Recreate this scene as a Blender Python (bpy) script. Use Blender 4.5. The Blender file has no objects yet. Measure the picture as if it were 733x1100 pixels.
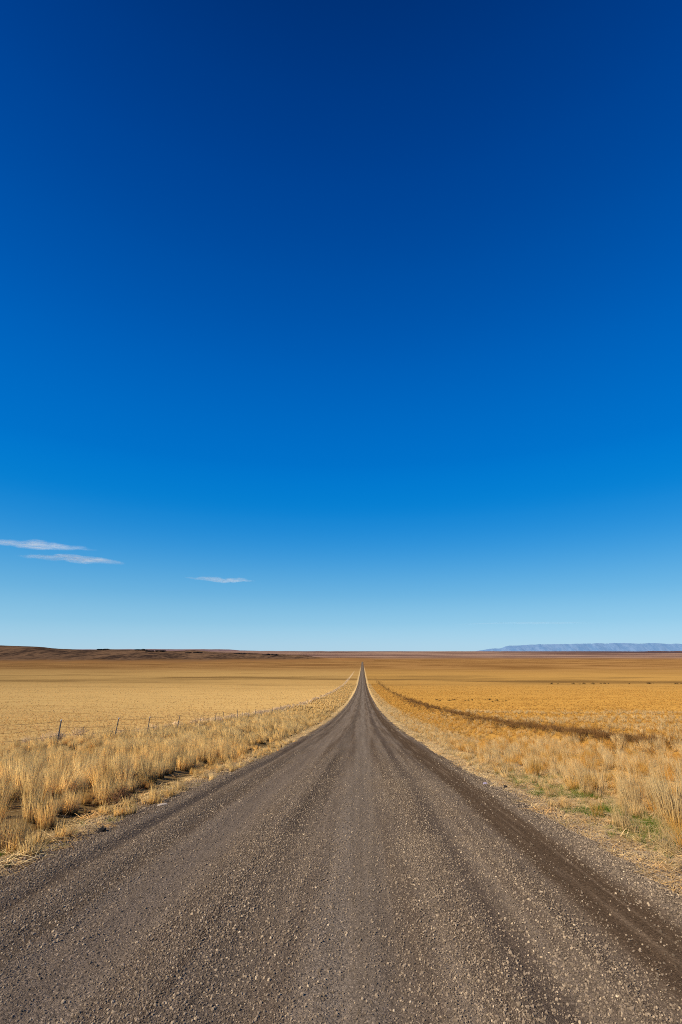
import bpy, math, random
import numpy as np
from mathutils import Vector, Matrix

random.seed(11)
RNG = np.random.default_rng(23)
SC = bpy.context.scene
COL = SC.collection
PI = math.pi

# ------------------------------------------------------------------ tags
def tag(o, label=None, cat=None, group=None, kind=None):
    if label: o['label'] = label
    if cat: o['category'] = cat
    if group: o['group'] = group
    if kind: o['kind'] = kind
    return o

def link(name, me, mat=None, parent=None, loc=None):
    if mat is not None and not me.materials:
        me.materials.append(mat)
    o = bpy.data.objects.new(name, me)
    COL.objects.link(o)
    if parent: o.parent = parent
    if loc is not None: o.location = loc
    return o

def mesh_np(name, V, F4=None, F3=None, smooth=False):
    """mesh from numpy vertex array and quad / tri index arrays"""
    me = bpy.data.meshes.new(name)
    V = np.asarray(V, np.float32)
    idx = []; tot = []
    if F4 is not None and len(F4):
        F4 = np.asarray(F4, np.int32); idx.append(F4.ravel()); tot.append(np.full(len(F4), 4, np.int32))
    if F3 is not None and len(F3):
        F3 = np.asarray(F3, np.int32); idx.append(F3.ravel()); tot.append(np.full(len(F3), 3, np.int32))
    idx = np.concatenate(idx); tot = np.concatenate(tot)
    st = np.concatenate([[0], np.cumsum(tot)[:-1]]).astype(np.int32)
    me.vertices.add(len(V)); me.vertices.foreach_set('co', V.ravel())
    me.loops.add(len(idx)); me.loops.foreach_set('vertex_index', idx)
    me.polygons.add(len(tot)); me.polygons.foreach_set('loop_start', st)
    me.polygons.foreach_set('loop_total', tot)
    if smooth: me.polygons.foreach_set('use_smooth', np.ones(len(tot), bool))
    me.update(calc_edges=True); me.validate()
    return me

def grid_mesh(name, xs, ys, Z, smooth=True):
    nx, ny = len(xs), len(ys)
    X, Y = np.meshgrid(xs, ys)
    V = np.stack([X.ravel(), Y.ravel(), Z.ravel()], 1)
    i = np.arange(nx-1); j = np.arange(ny-1)
    I, J = np.meshgrid(i, j); a = (J*nx+I).ravel()
    return mesh_np(name, V, np.stack([a, a+1, a+1+nx, a+nx], 1), smooth=smooth)

# ------------------------------------------------------------------ noise
def _hash(ix, iy, seed):
    h = (ix.astype(np.int64)*374761393 + iy.astype(np.int64)*668265263 + seed*1442695041) & 0xFFFFFFFF
    h = ((h ^ (h >> 13))*1274126177) & 0xFFFFFFFF
    h = (h ^ (h >> 16)) & 0xFFFFFF
    return h/float(0xFFFFFF)
def vnoise(x, y, seed=0):
    x = np.asarray(x, float); y = np.asarray(y, float)
    x, y = np.broadcast_arrays(x, y)
    ix = np.floor(x); iy = np.floor(y); fx = x-ix; fy = y-iy
    fx = fx*fx*(3-2*fx); fy = fy*fy*(3-2*fy)
    a = _hash(ix, iy, seed); b = _hash(ix+1, iy, seed); c = _hash(ix, iy+1, seed); d = _hash(ix+1, iy+1, seed)
    return (a*(1-fx)+b*fx)*(1-fy)+(c*(1-fx)+d*fx)*fy
def fbm(x, y, seed=0, oct=4):
    s = 0; amp = .5; f = 1.; n = 0
    for k in range(oct):
        s = s+amp*vnoise(np.asarray(x)*f+17.3*k, np.asarray(y)*f-9.1*k, seed+k); n += amp; amp *= .5; f *= 2.03
    return s/n
def sstep(a, b, x):
    t = np.clip((np.asarray(x, float)-a)/(b-a), 0, 1); return t*t*(3-2*t)
def bump1(x, c, w):
    return np.exp(-((np.asarray(x, float)-c)/w)**2)

# ------------------------------------------------------------------ the lie of the land: a long slope down to a wide plain
KY = np.array([-60,-20,0,6.3,9.8,17,20.1,37.3,73.4,151,404,1000,1600,3000,6000,12000,16000.])
KZ = np.array([4,1.8,0,-.6,-.94,-1.72,-2.06,-3.78,-6.88,-11.83,-22.5,-32,-37,-41,-25,8.5,-6.])
def pchip(xk, yk):
    h = np.diff(xk); d = np.diff(yk)/h; m = np.zeros_like(xk)
    for i in range(1, len(xk)-1):
        if d[i-1]*d[i] > 0:
            w1 = 2*h[i]+h[i-1]; w2 = h[i]+2*h[i-1]; m[i] = (w1+w2)/(w1/d[i-1]+w2/d[i])
    m[0] = d[0]; m[-1] = d[-1]
    def f(x):
        x = np.asarray(x, float); i = np.clip(np.searchsorted(xk, x)-1, 0, len(xk)-2)
        t = (x-xk[i])/h[i]
        return (yk[i]*(1+2*t)*(1-t)**2+h[i]*m[i]*t*(1-t)**2+yk[i+1]*t*t*(3-2*t)+h[i]*m[i+1]*t*t*(t-1))
    return f
P0 = pchip(KY, KZ)
def P(y):
    y = np.asarray(y, float)
    return P0(y)+.5*sstep(60, 200, y)*(1-sstep(1500, 2500, y))*(vnoise(y*.018, y*0+4.2, 3)-.5+.5*(vnoise(y*.05, y*0+1.2, 4)-.5))

RC = -0.40                                   # road centre line, world x (camera stands at x = 0)
def road_z(x, y):
    """surface of the gravel road, with its ruts, ridges of loose gravel and crumbling edges"""
    x = np.asarray(x, float); y = np.asarray(y, float)
    u = x-RC
    wob = .10*(vnoise(y*.11, x*0+3, 5)-.5)+.05*(vnoise(y*.5, x*0+8, 6)-.5)
    xx = x+wob
    z = P(y)+.05-.004*u*u
    brk = .55+.9*vnoise(y*.45, xx*1.5, 9)
    z = z+.022*bump1(xx, -3.62, .22)*brk-.032*bump1(xx, -3.33, .11)*brk
    z = z-.016*bump1(xx, -2.05, .34)-.012*bump1(xx, -.05, .5)-.022*bump1(xx, 2.30, .45)
    z = z+.014*bump1(xx, -1.35, .3)*brk-.010*bump1(xx, -1.02, .12)*brk+.014*bump1(xx, .82, .28)*brk-.012*bump1(xx, 1.12, .14)*brk
    z = z+.018*bump1(xx, 1.62, .2)*brk+.022*bump1(xx, 2.95, .22)*brk-.010*bump1(xx, -2.75, .1)*brk
    z = z+.016*(vnoise(xx*5., y*.22, 31)-.5)+.010*(vnoise(xx*12, y*.6, 32)-.5)
    z = z+.014*(fbm(x*3, y*3, 33, 3)-.5)+.008*(vnoise(x*14, y*14, 34)-.5)
    e = np.abs(u)+.55*(fbm(x*.9, y*.9, 41, 3)-.5)+.40*(vnoise(x*4, y*4, 44)-.5)
    return z-.16*sstep(3.35, 4.15, e)
def ground_z(x, y):
    x = np.asarray(x, float); y = np.asarray(y, float)
    u = x-RC; a = np.abs(u)
    z = P(y)+0*x
    z = z-.22*(1-sstep(3.0, 3.7, a))
    near = 1-sstep(250, 500, y)
    z = z-.16*bump1(x, -5.1, .55)*near-.05*bump1(x, 5.6, 1.2)*near+.28*bump1(x, -14.6, 1.4)*near+.22*bump1(x, 13.0, 1.5)*near
    off = sstep(3.6, 9, a)
    z = z+off*(.10*(fbm(x*.5, y*.5, 51, 3)-.5)+.05*(vnoise(x*2.2, y*2.2, 54)-.5))
    z = z+sstep(12, 60, a)*(.9*(fbm(x*.03, y*.02, 55, 3)-.5))+sstep(60, 400, a)*2.4*(fbm(x*.006, y*.004, 57, 3)-.5)
    far = sstep(3500, 9000, y)
    z = z+far*10*(fbm(x*.0006, y*.0011, 61, 4)-.5)
    return z

# ------------------------------------------------------------------ node helper
class NT:
    def __init__(s, nt): s.t = nt
    def new(s, ty, **kw):
        n = s.t.nodes.new(ty)
        for k, v in kw.items(): setattr(n, k, v)
        return n
    def put(s, sock, v):
        if v is None: return
        if hasattr(v, 'is_output') or isinstance(v, bpy.types.NodeSocket): s.t.links.new(v, sock)
        elif isinstance(v, (tuple, list)):
            sock.default_value = tuple(v)+(1,) if len(sock.default_value) == 4 and len(v) == 3 else v
        else: sock.default_value = v
    def m(s, op, a, b=None, c=None, clamp=False):
        n = s.new('ShaderNodeMath', operation=op); n.use_clamp = clamp
        s.put(n.inputs[0], a); s.put(n.inputs[1], b); s.put(n.inputs[2], c)
        return n.outputs[0]
    def ss(s, lo, hi, x):
        n = s.new('ShaderNodeMapRange', interpolation_type='SMOOTHSTEP')
        s.put(n.inputs[0], x); s.put(n.inputs[1], lo); s.put(n.inputs[2], hi)
        return n.outputs[0]
    def band(s, x, a, b, soft):
        return s.m('MULTIPLY', s.ss(a-soft, a+soft, x), s.m('SUBTRACT', 1.0, s.ss(b-soft, b+soft, x)))
    def mix(s, f, a, b, mode='MIX'):
        n = s.new('ShaderNodeMix', data_type='RGBA', blend_type=mode)
        s.put(n.inputs[0], f); s.put(n.inputs[6], a); s.put(n.inputs[7], b)
        return n.outputs[2]
    def scale(s, col, f):
        n = s.new('ShaderNodeVectorMath', operation='SCALE'); s.put(n.inputs[0], col); s.put(n.inputs[3], f); return n.outputs[0]
    def noise(s, vec, sc, det=3., rough=.55, dist=0.):
        n = s.new('ShaderNodeTexNoise'); s.put(n.inputs['Vector'], vec)
        n.inputs['Scale'].default_value = sc; n.inputs['Detail'].default_value = det
        n.inputs['Roughness'].default_value = rough; n.inputs['Distortion'].default_value = dist
        return n.outputs['Fac']
    def voro(s, vec, sc, feat='F1'):
        n = s.new('ShaderNodeTexVoronoi', feature=feat); s.put(n.inputs['Vector'], vec); n.inputs['Scale'].default_value = sc
        return n
    def pos(s):
        g = s.new('ShaderNodeNewGeometry'); p = g.outputs['Position']
        x = s.new('ShaderNodeSeparateXYZ'); s.t.links.new(p, x.inputs[0])
        return p, x.outputs[0], x.outputs[1], x.outputs[2]
    def vmul(s, v, k):
        n = s.new('ShaderNodeVectorMath', operation='MULTIPLY'); s.put(n.inputs[0], v); n.inputs[1].default_value = k; return n.outputs[0]
    def vadd(s, v, k):
        n = s.new('ShaderNodeVectorMath', operation='ADD'); s.put(n.inputs[0], v); s.put(n.inputs[1], k); return n.outputs[0]
    def attr(s, name, ty='GEOMETRY'):
        n = s.new('ShaderNodeAttribute', attribute_type=ty); n.attribute_name = name; return n
    def bump(s, h, strength, dist, nrm=None):
        n = s.new('ShaderNodeBump'); s.put(n.inputs['Height'], h); n.inputs['Strength'].default_value = strength
        n.inputs['Distance'].default_value = dist; s.put(n.inputs['Normal'], nrm); return n.outputs[0]
    def diffuse(s, col, nrm=None, rough=0.):
        n = s.new('ShaderNodeBsdfDiffuse'); s.put(n.inputs[0], col); n.inputs[1].default_value = rough; s.put(n.inputs['Normal'], nrm); return n.outputs[0]
    def mixsh(s, f, a, b):
        n = s.new('ShaderNodeMixShader'); s.put(n.inputs[0], f); s.t.links.new(a, n.inputs[1]); s.t.links.new(b, n.inputs[2]); return n.outputs[0]
    def out(s, sh): s.t.links.new(sh, s.t.nodes['Material Output'].inputs[0])
def material(name):
    m = bpy.data.materials.new(name); m.use_nodes = True
    nt = m.node_tree
    for n in list(nt.nodes):
        if n.type != 'OUTPUT_MATERIAL': nt.nodes.remove(n)
    return m, NT(nt)

# ------------------------------------------------------------------ camera, sun, sky
EYE = 1.78
cam = bpy.data.cameras.new('camera'); co = bpy.data.objects.new('camera', cam); COL.objects.link(co)
cam.sensor_fit = 'VERTICAL'; cam.sensor_height = 36; cam.lens = 36*530/1100
cam.clip_start = .05; cam.clip_end = 150000
co.location = (0, 0, EYE); co.rotation_euler = (math.radians(90+15.8025), 0, math.radians(2.391))
SC.camera = co

SUN_EL = math.radians(40); SUN_AZ = math.atan2(-.80, -.60)      # azimuth from +Y towards +X: low on the left, a little behind
sd = Vector((math.sin(SUN_AZ)*math.cos(SUN_EL), math.cos(SUN_AZ)*math.cos(SUN_EL), math.sin(SUN_EL)))
sl = bpy.data.lights.new('sun', 'SUN'); sl.energy = 5.0; sl.angle = math.radians(.53); sl.color = (1, .90, .70)
so = bpy.data.objects.new('sun', sl); COL.objects.link(so)
so.rotation_euler = (-sd).to_track_quat('-Z', 'Y').to_euler(); so.location = (-40, -20, 60)

def lin(r, g, b):
    f = lambda c: (c/255/12.92 if c <= 10 else ((c/255+.055)/1.055)**2.4)
    return np.array([f(r), f(g), f(b)])
world = bpy.data.worlds.new('World'); SC.world = world; world.use_nodes = True
wt = NT(world.node_tree); bg = world.node_tree.nodes['Background']
sk = wt.new('ShaderNodeTexSky', sky_type='NISHITA'); sk.sun_disc = False
sk.sun_elevation = SUN_EL; sk.sun_rotation = SUN_AZ
sk.altitude = 900; sk.dust_density = .6; sk.ozone_density = 2.5; sk.air_density = 1
# clear dry high-plains air, seen through a polarising filter: deepen the sky by elevation
STOPS = [  # sine of elevation, wanted colour (sRGB), plain sky there
 (0.000, (176,211,231), (5.3,5.93,5.05)), (0.026, (162,206,230), (5.0,5.8,5.2)), (0.0531, (146,199,227), (4.6,5.6,5.5)), (.1073, (108,180,222), (3.4,4.9,5.95)),
 (.1806, (56,153,218), (2.17,3.5,5.25)), (.2539, (13,132,211), (1.6,2.7,4.4)), (.305, (3,124,207), (1.35,2.3,3.95)), (.3612, (0,115,203), (1.15,1.98,3.5)),
 (.5236, (0,94,184), (.80,1.42,2.67)), (.6563, (0,78,162), (.66,1.17,2.24)), (.757, (0,66,147), (.59,1.04,2.03)),
 (.8299, (0,57,132), (.56,.98,1.93)), (.8814, (0,50,120), (.55,.97,1.9)), (1., (0,40,98), (.55,.96,1.9))]
g = wt.new('ShaderNodeTexCoord'); sx = wt.new('ShaderNodeSeparateXYZ'); world.node_tree.links.new(g.outputs['Generated'], sx.inputs[0])
ramp = wt.new('ShaderNodeValToRGB'); world.node_tree.links.new(sx.outputs[2], ramp.inputs[0])
ramp.color_ramp.interpolation = 'B_SPLINE'; els = ramp.color_ramp.elements
while len(els) < len(STOPS): els.new(.5)
for i, (p, c, n) in enumerate(STOPS): els[i].position = p
for e, (p, c, n) in zip(ramp.color_ramp.elements, STOPS):
    v = lin(*c)/(np.array(n)*.1)/4; e.color = (v[0], v[1], v[2], 1)
ramp2 = wt.new('ShaderNodeValToRGB'); world.node_tree.links.new(sx.outputs[2], ramp2.inputs[0])
ramp2.color_ramp.interpolation = 'B_SPLINE'; els = ramp2.color_ramp.elements
while len(els) < len(STOPS): els.new(.5)
for i, (p, c, n) in enumerate(STOPS): els[i].position = p
for e, (p, c, n) in zip(ramp2.color_ramp.elements, STOPS):
    v = lin(*c); e.color = (v[0], v[1], v[2], 1)
bgc = wt.mix(.85, wt.scale(wt.mix(1., sk.outputs[0], ramp.outputs[0], 'MULTIPLY'), 4.), wt.scale(ramp2.outputs[0], 10.))
world.node_tree.links.new(bgc, bg.inputs[0]); bg.inputs[1].default_value = .1

# ------------------------------------------------------------------ materials
def grass_mat(name, base, tip, warm, trans=.42, dark_root=.45, dome=.45):
    """dry grass: darker at the root, paler at the tip, tint per clump and per blade"""
    m, t = material(name)
    if hasattr(m, 'cycles') and hasattr(m.cycles, 'use_bump_map_correction'): m.cycles.use_bump_map_correction = False
    a = t.attr('blade'); sp = t.new('ShaderNodeSeparateColor'); t.t.links.new(a.outputs['Color'], sp.inputs[0])
    h, r = sp.outputs[0], sp.outputs[1]
    tint = t.attr('tint', 'INSTANCER').outputs['Fac']
    c = t.mix(t.m('POWER', h, .5), base, tip)
    c = t.mix(t.ss(.25, 1.0, t.m('ADD', t.m('MULTIPLY', tint, .75), t.m('MULTIPLY', r, .35))), c, t.mix(1., c, warm, 'MULTIPLY'))
    c = t.scale(c, t.m('ADD', .66, t.m('MULTIPLY', r, .6)))
    c = t.scale(c, t.m('ADD', .80, t.m('MULTIPLY', t.m('FRACT', t.m('MULTIPLY', tint, 37.3)), .45)))
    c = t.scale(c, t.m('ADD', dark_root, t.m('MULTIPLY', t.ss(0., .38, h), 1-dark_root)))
    tr = t.new('ShaderNodeBsdfTranslucent'); t.put(tr.inputs[0], c)
    gn = t.new('ShaderNodeNewGeometry').outputs['Normal']
    nn = t.new('ShaderNodeVectorMath', operation='NORMALIZE'); tcn = t.new('ShaderNodeTexCoord'); vt = t.new('ShaderNodeVectorTransform', vector_type='NORMAL', convert_from='OBJECT', convert_to='WORLD')
    t.put(vt.inputs[0], t.vadd(t.vmul(tcn.outputs['Object'], (2.6, 2.6, .5)), (0, 0, .12)))
    dn = t.new('ShaderNodeVectorMath', operation='NORMALIZE'); t.put(dn.inputs[0], vt.outputs[0])
    t.put(nn.inputs[0], t.vadd(t.vmul(gn, (.35, .35, .35)), t.vadd(t.vmul(dn.outputs[0], (dome, dome, dome)), (0, 0, 1.-.55*dome))))
    t.out(t.mixsh(trans, t.diffuse(c, nn.outputs[0]), tr.outputs[0]))
    return m
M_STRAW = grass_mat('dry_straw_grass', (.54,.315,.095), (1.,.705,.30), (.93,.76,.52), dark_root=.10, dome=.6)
M_FIELD = grass_mat('field_grass', (.68,.415,.155), (.94,.60,.25), (.88,.78,.58), dark_root=.85, dome=.15)
M_ORANGE = grass_mat('orange_grass', (.44,.21,.05), (.92,.52,.125), (.86,.70,.48), dark_root=.5, dome=.3)
M_PALE = grass_mat('pale_grass', (.55,.325,.11), (1.,.71,.33), (.96,.82,.60), dark_root=.4, dome=.5)
M_SCRUB = grass_mat('brown_scrub', (.07,.038,.016), (.27,.138,.05), (.8,.7,.6), trans=.1)
M_LITTER = grass_mat('straw_litter', (.80,.55,.24), (.98,.72,.36), (.74,.57,.40), trans=.1, dark_root=.9)
M_GREEN = grass_mat('green_shoots', (.06,.125,.010), (.18,.28,.028), (.9,1,.5), dark_root=.6)
M_DRIFT = grass_mat('bleached_brush', (.46,.31,.18), (.84,.61,.39), (.85,.75,.65), trans=.1, dark_root=.6)

def stone_mat():
    m, t = material('gravel_stone')
    tint = t.attr('tint', 'INSTANCER').outputs['Fac']
    r = t.new('ShaderNodeValToRGB'); t.put(r.inputs[0], tint); e = r.color_ramp.elements
    cols = [(0, (0.085,0.063,0.044)), (.3, (0.197,0.147,0.102)), (.55, (0.300,0.221,0.152)), (.75, (0.407,0.305,0.209)), (.9, (0.551,0.412,0.265)), (1., (0.815,0.646,0.442))]
    while len(e) < len(cols): e.new(.5)
    for i, (p, c) in enumerate(cols): e[i].position = p
    for k, (p, c) in zip(r.color_ramp.elements, cols): k.color = c+(1,)
    tc = t.new('ShaderNodeTexCoord')
    n = t.noise(tc.outputs['Object'], 2.2, 3)
    t.out(t.diffuse(t.scale(r.outputs[0], t.m('ADD', .7, t.m('MULTIPLY', n, .6))), rough=.6))
    return m
M_STONE = stone_mat()

def road_mat():
    m, t = material('gravel_road')
    p, x, y, z = t.pos()
    n_long = t.noise(t.vmul(p, (2.6, .06, 0)), 1., 4, .6)          # streaks along the direction of travel
    n_long2 = t.noise(t.vmul(p, (9., .22, 0)), 1., 3, .6)
    n_patch = t.noise(p, .55, 4, .6)
    v = t.voro(t.vmul(p, (1, 1, .6)), 95.); v2 = t.voro(t.vmul(p, (1, 1, .6)), 40.)
    cv = t.new('ShaderNodeSeparateColor'); t.t.links.new(v.outputs['Color'], cv.inputs[0])
    cv2 = t.new('ShaderNodeSeparateColor'); t.t.links.new(v2.outputs['Color'], cv2.inputs[0])
    fine = t.noise(p, 240., 2, .6)
    c = t.mix(t.ss(.34, .64, n_long), (0.102,0.072,0.051), (0.181,0.137,0.101))
    c = t.mix(t.m('MULTIPLY', t.ss(.45, .75, n_patch), .5), c, (0.156,0.107,0.067))
    wx = t.m('ADD', x, t.m('MULTIPLY', t.m('SUBTRACT', t.noise(t.vmul(p, (0, .18, 0)), 1., 3), .5), .5))
    track = t.m('MULTIPLY', t.band(wx, 1.95, 2.70, .14), t.ss(.1, .42, t.noise(t.vmul(p, (2., .35, 0)), 1., 3)))
    c = t.mix(t.m('MULTIPLY', track, .95), c, (0.082,0.053,0.033))
    c = t.mix(t.m('MULTIPLY', t.band(wx, 2.28, 2.5, .16), t.ss(.45, .7, n_long2)), c, (0.170,0.119,0.079))
    c = t.mix(t.m('MULTIPLY', t.band(wx, -.4, .25, .25), .4), c, (0.212,0.171,0.133))
    c = t.mix(t.m('MULTIPLY', t.band(wx, -2.4, -1.75, .18), .6), c, (0.186,0.141,0.105))
    c = t.mix(t.m('MULTIPLY', t.band(wx, -3.42, -3.22, .08), .4), c, (0.064,0.047,0.036))  # left rut: shade of its bank painted as a dark line
    c = t.mix(t.m('MULTIPLY', t.band(wx, .98, 1.28, .14), .6), c, (0.072,0.053,0.042))  # shaded groove right of centre, its shade painted into the colour
    c = t.mix(t.m('MULTIPLY', t.band(wx, -1.15, -.75, .15), .5), c, (0.078,0.059,0.045))
    c = t.mix(t.m('MULTIPLY', t.band(wx, -2.85, -2.6, .10), .5), c, (0.078,0.059,0.045))
    k = t.m('ADD', .62, t.m('ADD', t.m('MULTIPLY', cv.outputs[0], .42), t.m('MULTIPLY', cv2.outputs[0], .34)))
    k = t.m('MULTIPLY', k, t.m('ADD', .75, t.m('MULTIPLY', n_long2, .5)))
    # pale chips
    k = t.m('ADD', k, t.m('MULTIPLY', t.ss(.90, .97, cv.outputs[1]), .9))
    c = t.scale(c, k)
    h = t.m('ADD', t.m('MULTIPLY', v.outputs['Distance'], -1.0), t.m('ADD', t.m('MULTIPLY', v2.outputs['Distance'], -1.2), t.m('MULTIPLY', fine, .25)))
    t.out(t.diffuse(c, t.bump(h, .7, .010), .6))
    return m
M_ROAD = road_mat()

def ground_mat():
    m, t = material('dry_grassland')
    p, x, y, z = t.pos()
    warp = t.m('MULTIPLY', t.m('SUBTRACT', t.noise(p, .6, 3), .5), 1.6)
    xw = t.m('ADD', x, warp)
    # the two fields
    n1 = t.noise(p, 1.7, 5, .65); n2 = t.noise(p, .16, 4, .6); n3 = t.noise(t.vmul(p, (.004, .012, 0)), 1., 5, .6); n4 = t.noise(t.vmul(p, (.0007, .0035, 0)), 1., 4, .55)
    n5 = t.noise(p, 9., 3, .7)
    left = t.mix(n2, (.61,.365,.115), (.73,.455,.165)); right = t.mix(n2, (.50,.25,.05), (.62,.325,.072))
    fld = t.mix(t.ss(-1, 1, x), left, right)
    farf = t.mix(n3, (.44,.23,.068), (.62,.37,.12))
    fld = t.mix(t.m('MULTIPLY', t.ss(150, 520, y), .55), fld, farf)
    # dark olive and brown belts across the plain
    d1 = t.m('MULTIPLY', t.ss(.50, .66, n3), t.ss(160, 420, y))
    fld = t.mix(t.m('MULTIPLY', d1, .55), fld, (.24,.125,.04))
    belt = t.m('MULTIPLY', t.band(t.m('ADD', y, t.m('MULTIPLY', t.m('SUBTRACT', n4, .5), 420.)), 440, 600, 90.), t.ss(.40, .62, n3))
    fld = t.mix(t.m('MULTIPLY', belt, .75), fld, (.17,.09,.03))
    brown = t.mix(t.ss(.36, .64, n3), (.20,.088,.028), (.44,.225,.075))
    fld = t.mix(t.m('MULTIPLY', t.ss(560, 1300, t.m('ADD', y, t.m('MULTIPLY', t.m('SUBTRACT', n4, .5), 500.))), .9), fld, brown)
    mv = t.noise(t.vmul(p, (.0006, .0011, 0)), 1., 6, .65)
    mauve = t.mix(t.ss(.36, .64, mv), (.14,.075,.06), (.44,.27,.18))  # far land, its brown carrying a painted mauve distance haze
    mauve = t.mix(t.m('MULTIPLY', t.ss(.12, .55, t.m('DIVIDE', x, y)), t.band(y, 7200, 16000, 400)), mauve, (.105,.065,.065))
    fld = t.mix(t.ss(2700, 4200, y), fld, mauve)
    fld = t.mix(t.m('MULTIPLY', t.m('MULTIPLY', t.ss(.48, .66, t.noise(t.vmul(p, (.22, .3, 0)), 1., 5, .7)), t.ss(6, 16, x)), t.m('SUBTRACT', .75, t.ss(200, 700, y)), clamp=True), fld, (.28,.12,.03))
    fld = t.mix(t.m('MULTIPLY', t.m('MULTIPLY', t.ss(.52, .70, t.noise(t.vmul(p, (.05, .30, 0)), 1., 5, .7)), t.ss(-6, -16, x)), t.m('SUBTRACT', .8, t.ss(300, 900, y)), clamp=True), fld, (.42,.235,.07))
    rows = t.noise(t.vmul(p, (.05, .55, 0)), 1., 4, .7)
    fld = t.scale(fld, t.m('ADD', .86, t.m('MULTIPLY', t.m('MULTIPLY', t.m('SUBTRACT', rows, .25), .6), t.m('SUBTRACT', 1., t.ss(200, 500, y)))))
    n6 = t.noise(p, 38., 3, .7)
    fld = t.scale(fld, t.m('ADD', .55, t.m('MULTIPLY', n6, .9)))
    fld = t.scale(fld, t.m('ADD', .50, t.m('ADD', t.m('MULTIPLY', n1, .62), t.m('MULTIPLY', n5, .32))))
    # the verges of the road: soil and trodden straw, a bleached drift along the fence, brown scrub on the right
    verge = t.m('MULTIPLY', t.m('SUBTRACT', 1., t.ss(4.2, 8.5, t.m('ABSOLUTE', xw))), t.m('SUBTRACT', 1., t.ss(60, 300, y)))
    soil = t.mix(t.ss(.34, .66, t.m('ADD', t.m('MULTIPLY', n1, .6), t.m('MULTIPLY', n5, .4))), (.15,.095,.05), (.58,.40,.20))
    soil = t.mix(t.m('MULTIPLY', t.ss(.54, .66, t.noise(p, .9, 4, .7)), .55), soil, (.13,.13,.03))
    soil = t.mix(t.m('MULTIPLY', t.band(xw, -5.6, -4.6, .25), .85), soil, t.mix(t.ss(.4, .6, n5), (.02,.014,.008), (.085,.055,.026)))  # shade along the foot of the tall grass, painted into the soil
    fld = t.mix(t.m('MULTIPLY', verge, .9), fld, soil)
    under_shade = t.m('MULTIPLY', t.m('MULTIPLY', t.band(xw, -13, -5.4, .8), t.m('SUBTRACT', 1., t.ss(30, 140, y))), .7)
    fld = t.mix(under_shade, fld, (.07,.042,.018))  # painted shade: ground darkened in the gaps between the left tufts
    drift = t.m('MULTIPLY', t.band(xw, -15.6, -13.7, .5), t.m('MULTIPLY', t.ss(40, 90, y), t.m('SUBTRACT', 1., t.ss(650, 1000, y))))
    fld = t.mix(t.m('MULTIPLY', drift, .5), fld, (.76,.55,.33))
    edge = t.m('MULTIPLY', t.band(t.m('ABSOLUTE', t.m('ADD', xw, .4)), 3.2, 5.0, .5), t.m('MULTIPLY', t.m('MULTIPLY', t.ss(60, 200, y), t.m('SUBTRACT', 1., t.ss(900, 1500, y))), .65))
    fld = t.mix(edge, fld, (.72,.49,.22))
    scr = t.m('MULTIPLY', t.band(xw, 12.6, 15.2, .6), t.m('SUBTRACT', 1., t.ss(350, 700, y)))
    fld = t.mix(t.m('MULTIPLY', t.m('MULTIPLY', scr, t.ss(.40, .58, t.noise(p, .3, 4, .65))), .8), fld, (.20,.105,.035))
    h = t.m('ADD', t.m('MULTIPLY', n1, .6), t.m('MULTIPLY', n5, .3))
    bn = t.new('ShaderNodeBump'); t.put(bn.inputs['Height'], h); bn.inputs['Distance'].default_value = .12
    t.put(bn.inputs['Strength'], t.m('MULTIPLY', t.m('SUBTRACT', 1., t.ss(40, 160, y)), .5))
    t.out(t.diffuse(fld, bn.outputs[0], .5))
    return m
M_GROUND = ground_mat()

def hill_mat(name, lo, hi, sc, stretch=(1, 1, 1), band=None):
    m, t = material(name)
    p, x, y, z = t.pos()
    n = t.noise(t.vmul(p, stretch), sc, 6, .62); n2 = t.noise(t.vmul(p, stretch), sc*7, 4, .65)
    c = t.mix(t.ss(.38, .62, t.m('ADD', t.m('MULTIPLY', n, .5), t.m('MULTIPLY', n2, .5))), lo, hi)
    if band:
        zlo, zhi, col = band
        zz = t.m('ADD', z, t.m('MULTIPLY', t.m('SUBTRACT', n, .5), 14.))
        c = t.mix(t.ss(zhi, zlo, zz), c, t.mix(n2, col, tuple(v*.72 for v in col)))
    t.out(t.diffuse(c, rough=.5))
    return m
M_HILL = hill_mat('hill_scrub', (.035,.022,.017), (.20,.112,.060), .007, (1, .35, 1), (-38, -27, (.34,.165,.055)))
M_TABLE = hill_mat('far_tableland', (.15,.095,.095), (.24,.15,.14), .002, (1, .3, 6))  # violet cast of distance haze is mixed into the land colour
M_MESA = hill_mat('haze_blue_mesa', (.12,.228,.395), (.19,.297,.46), .0012, (1.5, .3, .35))  # blue of distance haze painted into the base colour

def simple_mat(name, c1, c2, sc, bump=0.):
    m, t = material(name); tc = t.new('ShaderNodeTexCoord')
    n = t.noise(tc.outputs['Object'], sc, 5, .6)
    c = t.mix(t.ss(.3, .7, n), c1, c2)
    t.out(t.diffuse(c, t.bump(n, .6, bump) if bump else None, .5)); return m
M_OUTCROP = simple_mat('dark_outcrop_rock', (.018,.014,.013), (.05,.038,.032), .08)
M_ROCK_D = simple_mat('dark_stone', (.02,.017,.016), (.055,.045,.04), 14., .01)
M_ROCK_W = simple_mat('pale_stone', (.42,.33,.25), (.58,.48,.39), 14., .01)
M_ROCK_G = simple_mat('grey_stone', (.11,.09,.08), (.22,.185,.16), 14., .01)
M_ROCK_V = simple_mat('violet_stone', (.28,.23,.33), (.42,.36,.46), 14., .01)
M_POST = simple_mat('weathered_post', (.12,.11,.10), (.21,.19,.165), 9.)
M_CAP = simple_mat('bleached_cap', (.50,.50,.50), (.66,.65,.62), 9.)
M_WIRE = simple_mat('fence_wire', (.10,.095,.09), (.16,.15,.14), 3.)
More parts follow.
